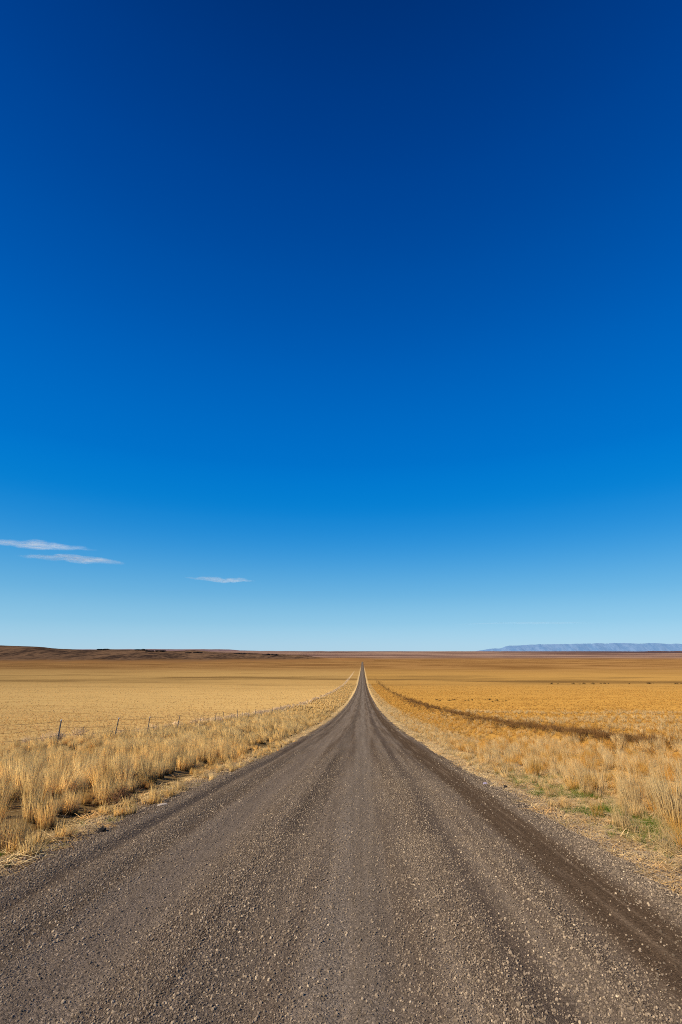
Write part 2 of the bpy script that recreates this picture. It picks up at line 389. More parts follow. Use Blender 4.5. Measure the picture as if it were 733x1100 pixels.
M_SHRUB = grass_mat('dark_shrub', (.03,.022,.012), (.11,.072,.035), (.8,.7,.6), trans=.1, dark_root=.6)
M_RED = grass_mat('rust_shrub', (.06,.03,.018), (.21,.105,.055), (.8,.7,.6), trans=.1)

# ------------------------------------------------------------------ ground, road, far land
def axis(segs):
    out = [segs[0][0]]
    for a, b, s0, s1 in segs:
        x = a; n = 0
        while x < b-1e-6:
            f = (x-a)/(b-a); x = min(b, x+s0*(s1/s0)**f); out.append(x)
    return np.array(out)
half = axis([(0, 20, .22, .45), (20, 200, .5, 12), (200, 16000, 14, 900)])
gx = np.concatenate([-half[:0:-1], half])
gy = axis([(-40, 0, 1.5, .25), (0, 30, .2, .4), (30, 400, .4, 12), (400, 16000, 14, 260)])
GX, GY = np.meshgrid(gx, gy)
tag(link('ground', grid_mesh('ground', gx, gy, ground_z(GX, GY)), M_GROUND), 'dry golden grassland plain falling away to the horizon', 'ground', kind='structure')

ux = np.arange(-4.35, 4.351, .05)
ry = axis([(-12, 0, .3, .08), (0, 14, .045, .07), (14, 60, .08, .5), (60, 2200, .6, 40)])
RX, RY = np.meshgrid(ux+RC, ry)
tag(link('road', grid_mesh('road', ux+RC, ry, road_z(RX, RY)), M_ROAD), 'straight dark gravel road running to the horizon', 'road', kind='structure')

# low dark hill on the left: crest line as a function of bearing
hx = np.linspace(-4200, 60, 180); hy = np.linspace(1500, 4300, 70)
HX, HY = np.meshgrid(hx, hy)
bear = HX/HY
cb = np.array([-1.6,-.95,-.73,-.645,-.60,-.54,-.50,-.46,-.40,-.345,-.30,-.235,-.17,-.11,-.06])
ch = np.array([34, 44, 33, 28, 17, 11, 14, 9, 6, 3, -2, -7, -15, -26, -40])
crest = np.interp(bear, cb, ch)+15*(fbm(HX*.006, HY*.004, 71, 4)-.5)
rise = sstep(1750, 3000, HY+500*(fbm(HX*.0016, HY*.0016, 72, 3)-.5))
fall = sstep(3100, 4300, HY)
HZ = P(HY)-4+(crest-(P(HY)-4))*np.power(rise, 1.25)-fall*70
HZ += rise*16*(fbm(HX*.005, HY*.004, 74, 5)-.5)
HZ -= 20*(1-sstep(-4200, -3700, HX))
tag(link('hill', grid_mesh('hill', hx, hy, HZ), M_HILL), 'low dark scrubby hill along the left horizon', 'hill', kind='structure')

def skyline(name, D, prof, base, depth, mat, label, amp, gul):
    """a distant range: a front slope and a flat top whose height follows bearing (x/y, z/y)"""
    b = np.linspace(prof[0][0], prof[-1][0], 420)
    top = np.interp(b, [q[0] for q in prof], [q[1] for q in prof])*D+EYE
    rows = np.linspace(0, 1, 14); V = []
    for k, r in enumerate(rows):
        yy = D-depth*(1-r); s = r**1.15
        g = gul*(fbm(b*60+1.5*r, r*2.2+0*b, 81, 5)-.5)*np.sin(PI*min(1, r))
        zz = base+(top-base)*np.clip(s+g, 0, 1.)+(amp*(fbm(b*60, b*0+2, 83, 4)-.5) if r > .9 else 0)
        V.append(np.stack([b*yy, np.full_like(b, yy), zz], 1))
    V.append(np.stack([b*(D+depth), np.full_like(b, D+depth), V[-1][:, 2]-2], 1))
    V.append(np.stack([b*(D+depth*1.5), np.full_like(b, D+depth*1.5), np.full_like(b, base)], 1))
    nx = len(b); ny = len(V); V = np.concatenate(V)
    I, J = np.meshgrid(np.arange(nx-1), np.arange(ny-1)); a = (J*nx+I).ravel()
    tag(link(name, mesh_np(name, V, np.stack([a, a+1, a+1+nx, a+nx], 1), smooth=True), mat), label, 'hills', kind='structure')
skyline('hills', 13000, [(-.9,.0040),(-.6,.0043),(-.48,.0046),(-.40,.0047),(-.29,.0045),(-.262,.0044),(-.240,.0022),(-.20,.0014),(-.12,.0010),(-.02,.0006),(.02,.0002),(.05,-.003)], -30, 900, M_TABLE,
        'flat violet brown tableland beyond the left hill', 8, .1)
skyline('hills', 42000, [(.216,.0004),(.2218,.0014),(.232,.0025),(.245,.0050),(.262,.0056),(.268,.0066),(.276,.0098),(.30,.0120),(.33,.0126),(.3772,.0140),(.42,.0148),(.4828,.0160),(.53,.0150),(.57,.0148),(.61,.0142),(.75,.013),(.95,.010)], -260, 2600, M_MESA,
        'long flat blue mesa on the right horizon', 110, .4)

M_RISE = hill_mat('red_brown_rise', (.075,.040,.038), (.135,.075,.062), .003, (1, .3, 3))
skyline('hills', 9500, [(.30,-.0045),(.36,-.0022),(.42,-.0006),(.47,.0002),(.52,.0004),(.58,.0010),(.64,.0012),(.85,.0015)], -60, 700, M_RISE,
        'low dark red brown rise below the right end of the blue mesa', 9, .1)
# ------------------------------------------------------------------ tufts of grass
def tuft_mesh(name, mat, n, h=(.6, 1.), rad=.10, lean=(.05, .35), w=.006, segs=3, curl=.5, flat=False, seed=0):
    r = random.Random(seed); V = []; F = []; C = []
    for b in range(n):
        a = r.uniform(0, 2*PI); rr = rad*math.sqrt(r.random()); bx, by = rr*math.cos(a), rr*math.sin(a)
        H = r.uniform(*h); d = a+r.uniform(-.9, .9); le = r.uniform(*lean); rnd = r.random(); ww = w*r.uniform(.7, 1.3)
        ta = r.uniform(0, PI); tx, ty = math.cos(ta), math.sin(ta)
        x, y, z = bx, by, (-.02 if not flat else r.uniform(.004, .03)); i0 = len(V)
        th = le if not flat else PI/2-r.uniform(-.06, .22)
        if flat: d = r.uniform(0, 2*PI); tx, ty = -math.sin(d), math.cos(d)
        for s in range(segs+1):
            f = s/segs; wd = ww*(1-f)**.6 if s < segs else 0
            if s == segs: V.append((x, y, z)); C.append((f, rnd, 0, 1))
            else:
                V += [(x-tx*wd/2, y-ty*wd/2, z), (x+tx*wd/2, y+ty*wd/2, z)]; C += [(f, rnd, 0, 1)]*2
            L = H/segs
            x += L*math.sin(th)*math.cos(d); y += L*math.sin(th)*math.sin(d); z += L*math.cos(th); th += curl*le/segs*2
            if flat: z = max(z, .003)
        for s in range(segs-1): F.append((i0+2*s, i0+2*s+1, i0+2*s+3, i0+2*s+2))
        e = i0+2*(segs-1); F.append((e, e+1, e+2))
    me = bpy.data.meshes.new(name); me.from_pydata(V, [], F); me.materials.append(mat)
    at = me.attributes.new('blade', 'FLOAT_COLOR', 'POINT'); at.data.foreach_set('color', np.array(C, np.float32).ravel())
    return me
def bush_mesh(name, mat, n, R=(.5, .5, .4), L=(.1, .3), w=.012, seed=0):
    """twiggy ball: many short bent twigs through an ellipsoid"""
    r = random.Random(seed); V = []; F = []; C = []
    for b in range(n):
        while True:
            p = Vector((r.uniform(-1, 1), r.uniform(-1, 1), r.uniform(-.3, 1)))
            if p.length < 1: break
        p *= .55+.45*r.random()
        out = (p+Vector((r.uniform(-.8, .8), r.uniform(-.8, .8), r.uniform(-.4, .9)))).normalized()
        q = Vector((p.x*R[0], p.y*R[1], max(.0, p.z*R[2]+R[2]*.25))); l = r.uniform(*L); rnd = r.random()
        sd_ = out.cross(Vector((r.uniform(-1, 1), r.uniform(-1, 1), r.uniform(-1, 1)))).normalized()*w
        m_ = q+out*l*.5+Vector((0, 0, .1*l)); e = q+out*l; i0 = len(V); hh = min(1, max(.1, q.z/max(R[2], .01)))
        V += [q-sd_/2, q+sd_/2, m_-sd_/2, m_+sd_/2, e]; C += [(hh, rnd, 0, 1)]*5
        F += [(i0, i0+1, i0+3, i0+2), (i0+2, i0+3, i0+4)]
    me = bpy.data.meshes.new(name); me.from_pydata([tuple(v) for v in V], [], F); me.materials.append(mat)
    at = me.attributes.new('blade', 'FLOAT_COLOR', 'POINT'); at.data.foreach_set('color', np.array(C, np.float32).ravel())
    return me
def stone_mesh(name, mat, seed, sub=1, rough=.28):
    import bmesh
    bm = bmesh.new(); bmesh.ops.create_icosphere(bm, subdivisions=sub, radius=.5)
    r = random.Random(seed); sx_, sy_, sz_ = r.uniform(.8, 1.25), r.uniform(.7, 1.0), r.uniform(.5, .8)
    o = Vector((r.uniform(0, 50), r.uniform(0, 50), r.uniform(0, 50)))
    from mathutils import noise as mn
    for v in bm.verts:
        k = 1+rough*mn.noise(v.co*2.6+o)*1.4+r.uniform(-.5, .5)*rough*.35
        v.co = Vector((v.co.x*sx_*k, v.co.y*sy_*k, v.co.z*sz_*k))
    me = bpy.data.meshes.new(name); bm.to_mesh(me); bm.free(); me.materials.append(mat); return me

def scatter(name, variants, pts, scl, rot, idx, tint, label, cat):
    """one object: its vertices carry clumps, placed by geometry nodes"""
    me = bpy.data.meshes.new(name); n = len(pts)
    me.vertices.add(n); me.vertices.foreach_set('co', np.asarray(pts, np.float32).ravel())
    for nm, ty, key, dat in (('scl', 'FLOAT_VECTOR', 'vector', scl), ('rot', 'FLOAT_VECTOR', 'vector', rot)):
        a = me.attributes.new(nm, ty, 'POINT'); a.data.foreach_set(key, np.asarray(dat, np.float32).ravel())
    a = me.attributes.new('pick', 'INT', 'POINT'); a.data.foreach_set('value', np.asarray(idx, np.int32))
    a = me.attributes.new('tint', 'FLOAT', 'POINT'); a.data.foreach_set('value', np.asarray(tint, np.float32))
    o = link(name, me); tag(o, label, cat, kind='stuff')
    for v in variants:
        for mt in v.materials:
            if mt.name not in [q.name for q in me.materials if q]: me.materials.append(mt)
    ng = bpy.data.node_groups.new(name, 'GeometryNodeTree')
    ng.interface.new_socket('Geometry', in_out='INPUT', socket_type='NodeSocketGeometry')
    ng.interface.new_socket('Geometry', in_out='OUTPUT', socket_type='NodeSocketGeometry')
    N = ng.nodes; gi = N.new('NodeGroupInput'); go = N.new('NodeGroupOutput')
    join = N.new('GeometryNodeJoinGeometry')
    for v in reversed(variants):
        src = bpy.data.objects.new(v.name, v)
        oi = N.new('GeometryNodeObjectInfo'); oi.inputs['Object'].default_value = src; oi.inputs['As Instance'].default_value = False
        gt = N.new('GeometryNodeGeometryToInstance'); ng.links.new(oi.outputs['Geometry'], gt.inputs[0]); ng.links.new(gt.outputs[0], join.inputs[0])
    iop = N.new('GeometryNodeInstanceOnPoints'); iop.inputs['Pick Instance'].default_value = True
    def na(nm, ty):
        q = N.new('GeometryNodeInputNamedAttribute'); q.data_type = ty; q.inputs[0].default_value = nm
        return [s for s in q.outputs if s.enabled and s.name == 'Attribute'][0]
    ng.links.new(gi.outputs[0], iop.inputs['Points']); ng.links.new(join.outputs[0], iop.inputs['Instance'])
    ng.links.new(na('pick', 'INT'), iop.inputs['Instance Index'])
    e2r = N.new('FunctionNodeEulerToRotation'); ng.links.new(na('rot', 'FLOAT_VECTOR'), e2r.inputs[0]); ng.links.new(e2r.outputs[0], iop.inputs['Rotation'])
    ng.links.new(na('scl', 'FLOAT_VECTOR'), iop.inputs['Scale'])
    ng.links.new(iop.outputs[0], go.inputs[0])
    md = o.modifiers.new('scatter', 'NODES'); md.node_group = ng
    return o

def poisson(x0, x1, y0, y1, dens):
    """jittered, density per square metre; thinned to the wedge the camera could see plus a margin"""
    s = 1/math.sqrt(dens); nx = max(1, int((x1-x0)/s)); ny = max(1, int((y1-y0)/s))
    X, Y = np.meshgrid(np.arange(nx)+.5, np.arange(ny)+.5)
    X = x0+(X+RNG.uniform(-.5, .5, X.shape))*(x1-x0)/nx; Y = y0+(Y+RNG.uniform(-.5, .5, Y.shape))*(y1-y0)/ny
    X = X.ravel(); Y = Y.ravel(); k = (X > -.86*Y-7) & (X < .74*Y+7)
    return X[k], Y[k]
def keep(X, Y, prob):
    k = RNG.random(len(X)) < prob; return X[k], Y[k]
class Bag:
    def __init__(s, nv): s.nv = nv; s.p = []; s.s = []; s.r = []; s.i = []; s.t = []
    def add(s, X, Y, sc, tint, vs=None, zf=ground_z, wide=1., tilt=.12, dz=0.):
        n = len(X); 
        if n == 0: return
        Z = zf(X, Y)+dz; sc = np.broadcast_to(sc, (n,))
        s.p.append(np.stack([X, Y, Z], 1)); wd = wide*RNG.uniform(.85, 1.2, n)
        s.s.append(np.stack([sc*wd, sc*wd, sc], 1))
        s.r.append(np.stack([RNG.normal(0, tilt, n), RNG.normal(0, tilt, n), RNG.uniform(0, 2*PI, n)], 1))
        vs = vs if vs is not None else list(range(s.nv)); s.i.append(RNG.choice(vs, n)); s.t.append(np.broadcast_to(tint, (n,)))
    def make(s, name, variants, label, cat):
        return scatter(name, variants, np.concatenate(s.p), np.concatenate(s.s), np.concatenate(s.r), np.concatenate(s.i), np.concatenate(s.t), label, cat)
def clump(X, Y, f, seed): return fbm(X*f, Y*f, seed, 3)

# --- left verge: a tall stand of bleached bunch grass up to the fence
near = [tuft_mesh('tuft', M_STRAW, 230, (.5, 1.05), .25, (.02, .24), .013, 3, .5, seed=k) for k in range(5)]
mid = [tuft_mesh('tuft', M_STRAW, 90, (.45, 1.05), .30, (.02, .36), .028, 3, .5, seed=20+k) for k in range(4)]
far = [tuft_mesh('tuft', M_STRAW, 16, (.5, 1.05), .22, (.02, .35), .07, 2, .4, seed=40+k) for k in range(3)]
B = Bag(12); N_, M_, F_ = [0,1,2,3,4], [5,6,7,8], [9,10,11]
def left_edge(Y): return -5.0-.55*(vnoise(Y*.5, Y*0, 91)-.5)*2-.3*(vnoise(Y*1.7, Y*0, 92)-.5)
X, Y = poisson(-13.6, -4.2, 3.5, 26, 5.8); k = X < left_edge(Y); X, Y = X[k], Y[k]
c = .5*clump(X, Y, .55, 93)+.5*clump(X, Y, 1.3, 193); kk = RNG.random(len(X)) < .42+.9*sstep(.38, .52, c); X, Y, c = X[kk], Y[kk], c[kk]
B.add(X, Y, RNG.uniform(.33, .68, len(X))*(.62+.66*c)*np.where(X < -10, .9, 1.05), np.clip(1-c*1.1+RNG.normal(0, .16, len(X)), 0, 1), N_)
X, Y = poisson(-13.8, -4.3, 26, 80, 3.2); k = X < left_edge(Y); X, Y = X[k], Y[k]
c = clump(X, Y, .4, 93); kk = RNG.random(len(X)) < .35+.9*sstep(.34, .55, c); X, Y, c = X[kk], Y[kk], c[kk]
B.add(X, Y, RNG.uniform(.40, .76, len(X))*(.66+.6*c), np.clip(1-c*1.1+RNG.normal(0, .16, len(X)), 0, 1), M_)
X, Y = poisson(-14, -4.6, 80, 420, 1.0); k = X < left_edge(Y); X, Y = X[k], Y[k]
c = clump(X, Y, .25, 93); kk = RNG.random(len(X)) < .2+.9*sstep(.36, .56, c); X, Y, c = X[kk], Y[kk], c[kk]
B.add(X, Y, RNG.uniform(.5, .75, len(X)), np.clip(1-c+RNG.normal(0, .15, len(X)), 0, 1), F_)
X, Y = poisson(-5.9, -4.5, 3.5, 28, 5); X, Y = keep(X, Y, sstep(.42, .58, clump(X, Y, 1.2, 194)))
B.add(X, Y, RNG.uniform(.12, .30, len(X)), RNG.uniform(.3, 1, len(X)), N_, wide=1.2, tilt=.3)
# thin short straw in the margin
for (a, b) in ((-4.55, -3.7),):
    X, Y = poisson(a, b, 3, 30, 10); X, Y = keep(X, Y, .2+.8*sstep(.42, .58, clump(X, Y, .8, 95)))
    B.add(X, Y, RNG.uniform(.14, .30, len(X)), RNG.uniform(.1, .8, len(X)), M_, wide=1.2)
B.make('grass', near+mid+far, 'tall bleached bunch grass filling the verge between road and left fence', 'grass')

# --- the left field beyond the fence: short even pale grass
fn = [tuft_mesh('tuft', M_FIELD, 34, (.5, 1.05), .22, (.05, .5), .022, 2, .6, seed=60+k) for k in range(4)]
ff = [tuft_mesh('tuft', M_FIELD, 12, (.5, 1.), .3, (.05, .5), .09, 2, .5, seed=70+k) for k in range(3)]
B = Bag(7)
X, Y = poisson(-95, -14.6, 12, 110, 2.4)
X, Y = keep(X, Y, 1-.85*sstep(45, 110, Y)); c = clump(X, Y, .12, 96)
B.add(X, Y, RNG.uniform(.17, .31, len(X))*(.8+.4*c), np.clip(1.05-c*1.3+RNG.normal(0, .13, len(X)), 0, 1), [0,1,2,3])
X, Y = poisson(-380, -14.8, 60, 460, .28); X, Y = keep(X, Y, sstep(55, 120, Y)*(1-sstep(250, 460, Y))*(.25+.75*sstep(.35, .6, clump(X, Y*2.5, .05, 97))))
B.add(X, Y, RNG.uniform(.2, .40, len(X)), np.clip(RNG.normal(.35, .25, len(X)), 0, 1), [4,5,6])
B.make('field_grass', fn+ff, 'short pale golden grass covering the field left of the fence', 'grass')

# --- right side: orange bunch grass, low brown scrub, then the wide orange field with pale tufts
on = [tuft_mesh('tuft', M_ORANGE, 110, (.45, 1.05), .27, (.03, .42), .012, 3, .6, seed=80+k) for k in range(4)]
om = [tuft_mesh('tuft', M_ORANGE, 36, (.45, 1.05), .22, (.03, .5), .022, 2, .6, seed=90+k) for k in range(4)]
of = [tuft_mesh('tuft', M_ORANGE, 12, (.5, 1.), .3, (.05, .5), .09, 2, .5, seed=100+k) for k in range(3)]
pn = [tuft_mesh('tuft', M_PALE, 110, (.5, 1.05), .22, (.03, .30), .012, 3, .6, seed=110+k) for k in range(3)]
pm = [tuft_mesh('tuft', M_PALE, 34, (.5, 1.05), .22, (.03, .42), .026, 2, .6, seed=120+k) for k in range(3)]
B = Bag(17); ON, OM, OF, PN, PM = [0,1,2,3], [4,5,6,7], [8,9,10], [11,12,13], [14,15,16]
def rz(n, m, s): return np.clip(RNG.normal(m, s, n), 0, 1)
X, Y = poisson(3.8, 13, 4, 30, 7); X, Y = keep(X, Y, (.08+.92*sstep(4.7, 6.3, X+1.4*(vnoise(X*.7, Y*.7, 98)-.5)+.13*np.clip(Y-11, 0, 10)))*(.35+.65*sstep(.3, .5, clump(X, Y, .5, 99))))
sel = RNG.random(len(X)) < .32
B.add(X[sel], Y[sel], RNG.uniform(.35, .58, sel.sum()), rz(sel.sum(), .3, .2), PN); B.add(X[~sel], Y[~sel], RNG.uniform(.24, .42, (~sel).sum()), rz((~sel).sum(), .45, .25), ON)
X, Y = poisson(3.3, 6.4, 4, 40, 8); X, Y = keep(X, Y, (.12+.88*sstep(.38, .56, clump(X, Y, .9, 120)))*sstep(3.2, 3.9, X+.6*(vnoise(X*2, Y*2, 121)-.5)))
B.add(X, Y, RNG.uniform(.12, .30, len(X)), rz(len(X), .25, .25), PN, wide=1.5, tilt=.25)
X, Y = poisson(3.9, 13, 30, 85, 4.5); X, Y = keep(X, Y, .25+.75*sstep(.3, .5, clump(X, Y, .4, 99)))
sel = RNG.random(len(X)) < np.where(X < 6.5, .65, .22)
B.add(X[sel], Y[sel], RNG.uniform(.24, .42, sel.sum()), rz(sel.sum(), .3, .2), PM); B.add(X[~sel], Y[~sel], RNG.uniform(.26, .42, (~sel).sum()), rz((~sel).sum(), .45, .25), OM)
X, Y = poisson(3.9, 13, 85, 420, 1.0); sel = X < 6.5
B.add(X[sel], Y[sel], RNG.uniform(.35, .55, sel.sum()), rz(sel.sum(), .3, .2), PM); B.add(X[~sel], Y[~sel], RNG.uniform(.35, .55, (~sel).sum()), rz((~sel).sum(), .5, .25), OF)
X, Y = poisson(14.6, 100, 12, 110, 2.6); X, Y = keep(X, Y, 1-.85*sstep(45, 110, Y))
B.add(X, Y, RNG.uniform(.2, .42, len(X)), rz(len(X), .5, .25), OM)
X, Y = poisson(15.2, 90, 16, 95, .7); X, Y = keep(X, Y, sstep(.38, .6, clump(X, Y*1.6, .12, 103)))
B.add(X, Y, RNG.uniform(.40, .62, len(X)), rz(len(X), .15, .15), PM, wide=1.25)
X, Y = poisson(15, 380, 60, 460, .45); X, Y = keep(X, Y, sstep(55, 120, Y)*(1-sstep(250, 460, Y))*(.2+.8*sstep(.35, .6, clump(X, Y*2.5, .05, 104))))
B.add(X, Y, RNG.uniform(.22, .5, len(X)), rz(len(X), .5, .35), OF)
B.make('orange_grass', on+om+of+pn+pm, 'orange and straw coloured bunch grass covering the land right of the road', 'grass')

sb = [bush_mesh('scrub', M_SCRUB, 150, (.42, .42, .34), (.1, .26), .013, 130+k) for k in range(3)]+[tuft_mesh('tuft', M_SCRUB, 40, (.4, 1.), .3, (.05, .6), .02, 2, .5, seed=140+k) for k in range(2)]
B = Bag(5)
for y0, y1, dn in ((10, 60, 4.2), (60, 160, 1.5), (160, 480, .25)):
    X, Y = poisson(10.6, 17.4, y0, y1, dn); off = X-(13.9+.9*(vnoise(Y*.09, Y*0, 105)-.5)*2)
    X, Y = keep(X, Y, np.exp(-(off/2.3)**2)*(.22+.78*sstep(.42, .54, clump(X, Y, .28, 115)))); B.add(X, Y, RNG.uniform(.55, 1.0, len(X)), rz(len(X), .5, .3))
B.make('scrub', sb, 'low dark brown scrub running in a band through the right field', 'scrub')

db = [bush_mesh('brush', M_DRIFT, 170, (.4, .4, .32), (.12, .34), .012, 150+k) for k in range(3)]
B = Bag(3)
for y0, y1, dn in ((14, 36, .5), (36, 120, 1.5), (120, 560, .8)):
    X, Y = poisson(-16.2, -13.2, y0, y1, dn); off = X-(-14.6+.3*(vnoise(Y*.1, Y*0, 106)-.5)*2)
    X, Y = keep(X, Y, np.exp(-(off/.75)**2)*(.3+.9*sstep(.4, .55, clump(X, Y, .12, 107)))); B.add(X, Y, RNG.uniform(.6, 1.15, len(X)), rz(len(X), .4, .3))
B.make('brush_drift', db, 'bleached dead brush drifted in a pale line along the left fence', 'brush')

# --- straw litter at the road edges and green shoots
lt = [tuft_mesh('litter', M_LITTER, 18, (.12, .42), .26, (.2, .5), .009, 3, .3, flat=True, seed=160+k) for k in range(5)]
B = Bag(5)
X, Y = poisson(-4.9, -3.6, 2.5, 26, 15); X, Y = keep(X, Y, sstep(-3.5, -4.3, X+.8*(clump(X, Y, 1.1, 108)-.5))*(.5+.5*sstep(.4, .55, clump(X, Y, .9, 109))))
B.add(X, Y, RNG.uniform(.6, 1.1, len(X)), rz(len(X), .5, .3), dz=.01, tilt=.05)
X, Y = poisson(2.9, 7.6, 2.5, 34, 20); X, Y = keep(X, Y, sstep(2.75, 3.5, X+1.0*(clump(X, Y, 1.1, 108)-.5))*(.55+.45*sstep(.4, .55, clump(X, Y, .9, 109))))
B.add(X, Y, RNG.uniform(.6, 1.1, len(X)), rz(len(X), .35, .3), dz=.01, tilt=.05)
X, Y = poisson(-4.9, -3.8, 26, 120, 4); B.add(X, Y, RNG.uniform(.9, 1.4, len(X)), rz(len(X), .3, .3), dz=.02, wide=1.2)
X, Y = poisson(3.1, 6., 34, 120, 3); B.add(X, Y, RNG.uniform(.9, 1.4, len(X)), rz(len(X), .2, .2), dz=.02, wide=1.2)
X, Y = poisson(-7, -4.7, 4, 26, 2); B.add(X, Y, RNG.uniform(.7, 1.3, len(X)), rz(len(X), .8, .2), dz=.02, tilt=.12)
B.make('straw_litter', lt, 'broken straw lying along both edges of the gravel road', 'straw')
gr = [tuft_mesh('shoots', M_GREEN, 30, (.4, 1.), .16, (.1, .8), .010, 2, .8, seed=170+k) for k in range(3)]
B = Bag(3)
X, Y = poisson(3.6, 7.4, 4, 26, 14); X, Y = keep(X, Y, sstep(.46, .54, clump(X, Y, 1.1, 110))*(1-sstep(16, 26, Y))); B.add(X, Y, RNG.uniform(.10, .19, len(X)), rz(len(X), .35, .3), wide=1.6)
X, Y = poisson(-5.4, -4.0, 4, 14, 8); X, Y = keep(X, Y, sstep(.48, .58, clump(X, Y, .8, 111))); B.add(X, Y, RNG.uniform(.08, .14, len(X)), rz(len(X), .5, .3), wide=1.4)
for cx, cy, cr, cn in ((4.55,8.5,.45,60), (4.75,9.1,.35,50), (4.3,9.9,.4,40), (4.7,10.2,.5,60), (4.35,11.9,.4,45), (4.7,13.0,.5,50), (4.5,15.0,.45,50), (4.1,8.0,.35,30), (4.2,13.9,.45,35), (3.95,12.0,.35,25)):
    X = cx+RNG.normal(0, cr, cn); Y = cy+RNG.normal(0, cr*.6, cn); k = X > 3.5; X, Y = X[k], Y[k]
    B.add(X, Y, RNG.uniform(.11, .20, len(X)), rz(len(X), .3, .25), wide=1.6)
B.make('green_shoots', gr, 'small green shoots scattered through the straw beside the road', 'grass')

# --- loose gravel on the road
st = [stone_mesh('stone', M_STONE, 200+k, 1) for k in range(6)]
B = Bag(6)
def gravel_density(X, Y):
    d = .55+.6*bump1(X, -1.4, .5)+.55*bump1(X, .8, .45)+.5*bump1(X, -2.9, .4)+.8*bump1(X, 3.05, .35)+.7*bump1(X, -3.75, .35)+.35*bump1(X, 1.55, .3)
    d = d*(1-.8*bump1(X, -2.05, .32))*(1-.7*bump1(X, -.05, .38))*(1-.5*bump1(X, 1.13, .16))*(1-.93*bump1(X, 2.32, .42))*(1-.6*bump1(X, -3.33, .12))
    return np.clip(d*(.45+1.1*fbm(X*1.6, Y*.35, 112, 3)), 0, 1.3)/1.3
for y0, y1, dn, s0, s1 in ((1.2, 4.5, 4600, .007, .025), (4.5, 8, 3200, .009, .028), (8, 14, 1050, .013, .031), (14, 28, 300, .019, .036)):
    X, Y = poisson(-4.6, 3.95, y0, y1, dn); X, Y = keep(X, Y, gravel_density(X, Y)*(1-sstep(13, 27.5, Y)))
    n = len(X); q = RNG.random(n)**2.9; B.add(X, Y, s0+(s1-s0)*q, np.clip(.14+.86*RNG.beta(1.5, 2.0, n), 0, 1), zf=lambda a, b: np.maximum(road_z(a, b), ground_z(a, b)), tilt=.6, dz=s0*.32, wide=.95)
for sgn, e0 in ((-1, -4.05), (1, 3.2)):
    X, Y = poisson(e0-.9, e0+.9, 2.5, 20, 420); d = (X-e0)*sgn; X, Y = keep(X, Y, np.exp(-np.clip(d, 0, 9)/.28)*sstep(-.7, -.1, d)*(.25+.75*sstep(.4, .6, clump(X, Y, 1.5, 130))))
    n = len(X); q = RNG.random(n)**2; B.add(X, Y, .012+.026*q, np.clip(RNG.beta(1.6, 1.9, n), 0, 1), zf=lambda a, b: np.maximum(road_z(a, b), ground_z(a, b)), tilt=.6, dz=.006, wide=.95)
X, Y = poisson(-4.5, 3.8, 1.2, 16, 4); n = len(X); B.add(X, Y, RNG.uniform(.020, .036, n), RNG.uniform(.15, .8, n), zf=lambda a, b: np.maximum(road_z(a, b), ground_z(a, b)), tilt=.4, dz=.004)
B.make('gravel', st, 'loose grey brown gravel stones strewn over the road', 'gravel')

# ------------------------------------------------------------------ fence along the left field
FX = -13.0
def tube_np(pts, rad, n=6):
    pts = np.asarray(pts, float); k = len(pts); V = []
    for i in range(k):
        d = pts[min(i+1, k-1)]-pts[max(i-1, 0)]; d = d/np.linalg.norm(d)
        a = np.cross(d, [0, 0, 1.]) if abs(d[2]) < .9 else np.cross(d, [1., 0, 0]); a /= np.linalg.norm(a); b = np.cross(d, a)
        r_ = rad[i] if hasattr(rad, '__len__') else rad
        for j in range(n):
            t_ = 2*PI*j/n; V.append(pts[i]+r_*(math.cos(t_)*a+math.sin(t_)*b))
    F = [(i*n+j, i*n+(j+1) % n, (i+1)*n+(j+1) % n, (i+1)*n+j) for i in range(k-1) for j in range(n)]
    me = bpy.data.meshes.new('tube'); me.from_pydata([tuple(v) for v in V], [], F+[tuple(range(n-1, -1, -1)), tuple(range((k-1)*n, k*n))]); return me
fence = bpy.data.objects.new('wire_fence', None); COL.objects.link(fence); fence.location = (FX, 22.4, float(ground_z(FX, 22.4)))
tag(fence, 'wire fence on thin leaning grey posts along the left field', 'fence')
tall = [17.9, 22.4, 27.5, 31.7, 36.8, 46.3, 48.9, 54.5, 60, 64, 70, 76, 83, 90, 98]
short = [41.7, 51.8, 57, 66, 73, 79.5]
tops = {}
for yv in sorted(tall+short):
    big = yv in tall; hgt = 1.15 if big else .98; r = random.Random(int(yv*10))
    lx = r.uniform(.06, .20) if yv < 47 else r.uniform(-.03, .06); ly = r.uniform(-.05, .05)
    zb = float(ground_z(FX, yv)); rad = .028 if big else .016
    p0 = np.array([FX-.06, yv, zb-.3]); p1 = np.array([FX-.06+lx, yv+ly, zb+hgt]); pm_ = (p0+p1)/2+np.array([r.uniform(-.012, .012), 0, 0])
    me = tube_np([p0, pm_, p1], [rad*1.08, rad, rad*.94], 8)
    po = link('post', me, M_POST, fence); po.matrix_parent_inverse = Matrix.Translation(-fence.location)
    if yv < 33:
        d = (p1-p0)/np.linalg.norm(p1-p0); cp = link('cap', tube_np([p1-d*.05, p1+d*.004, p1+d*.02], [rad*1.12, rad*1.12, rad*.5], 8), M_CAP, po)
    tops[yv] = (p0, p1)
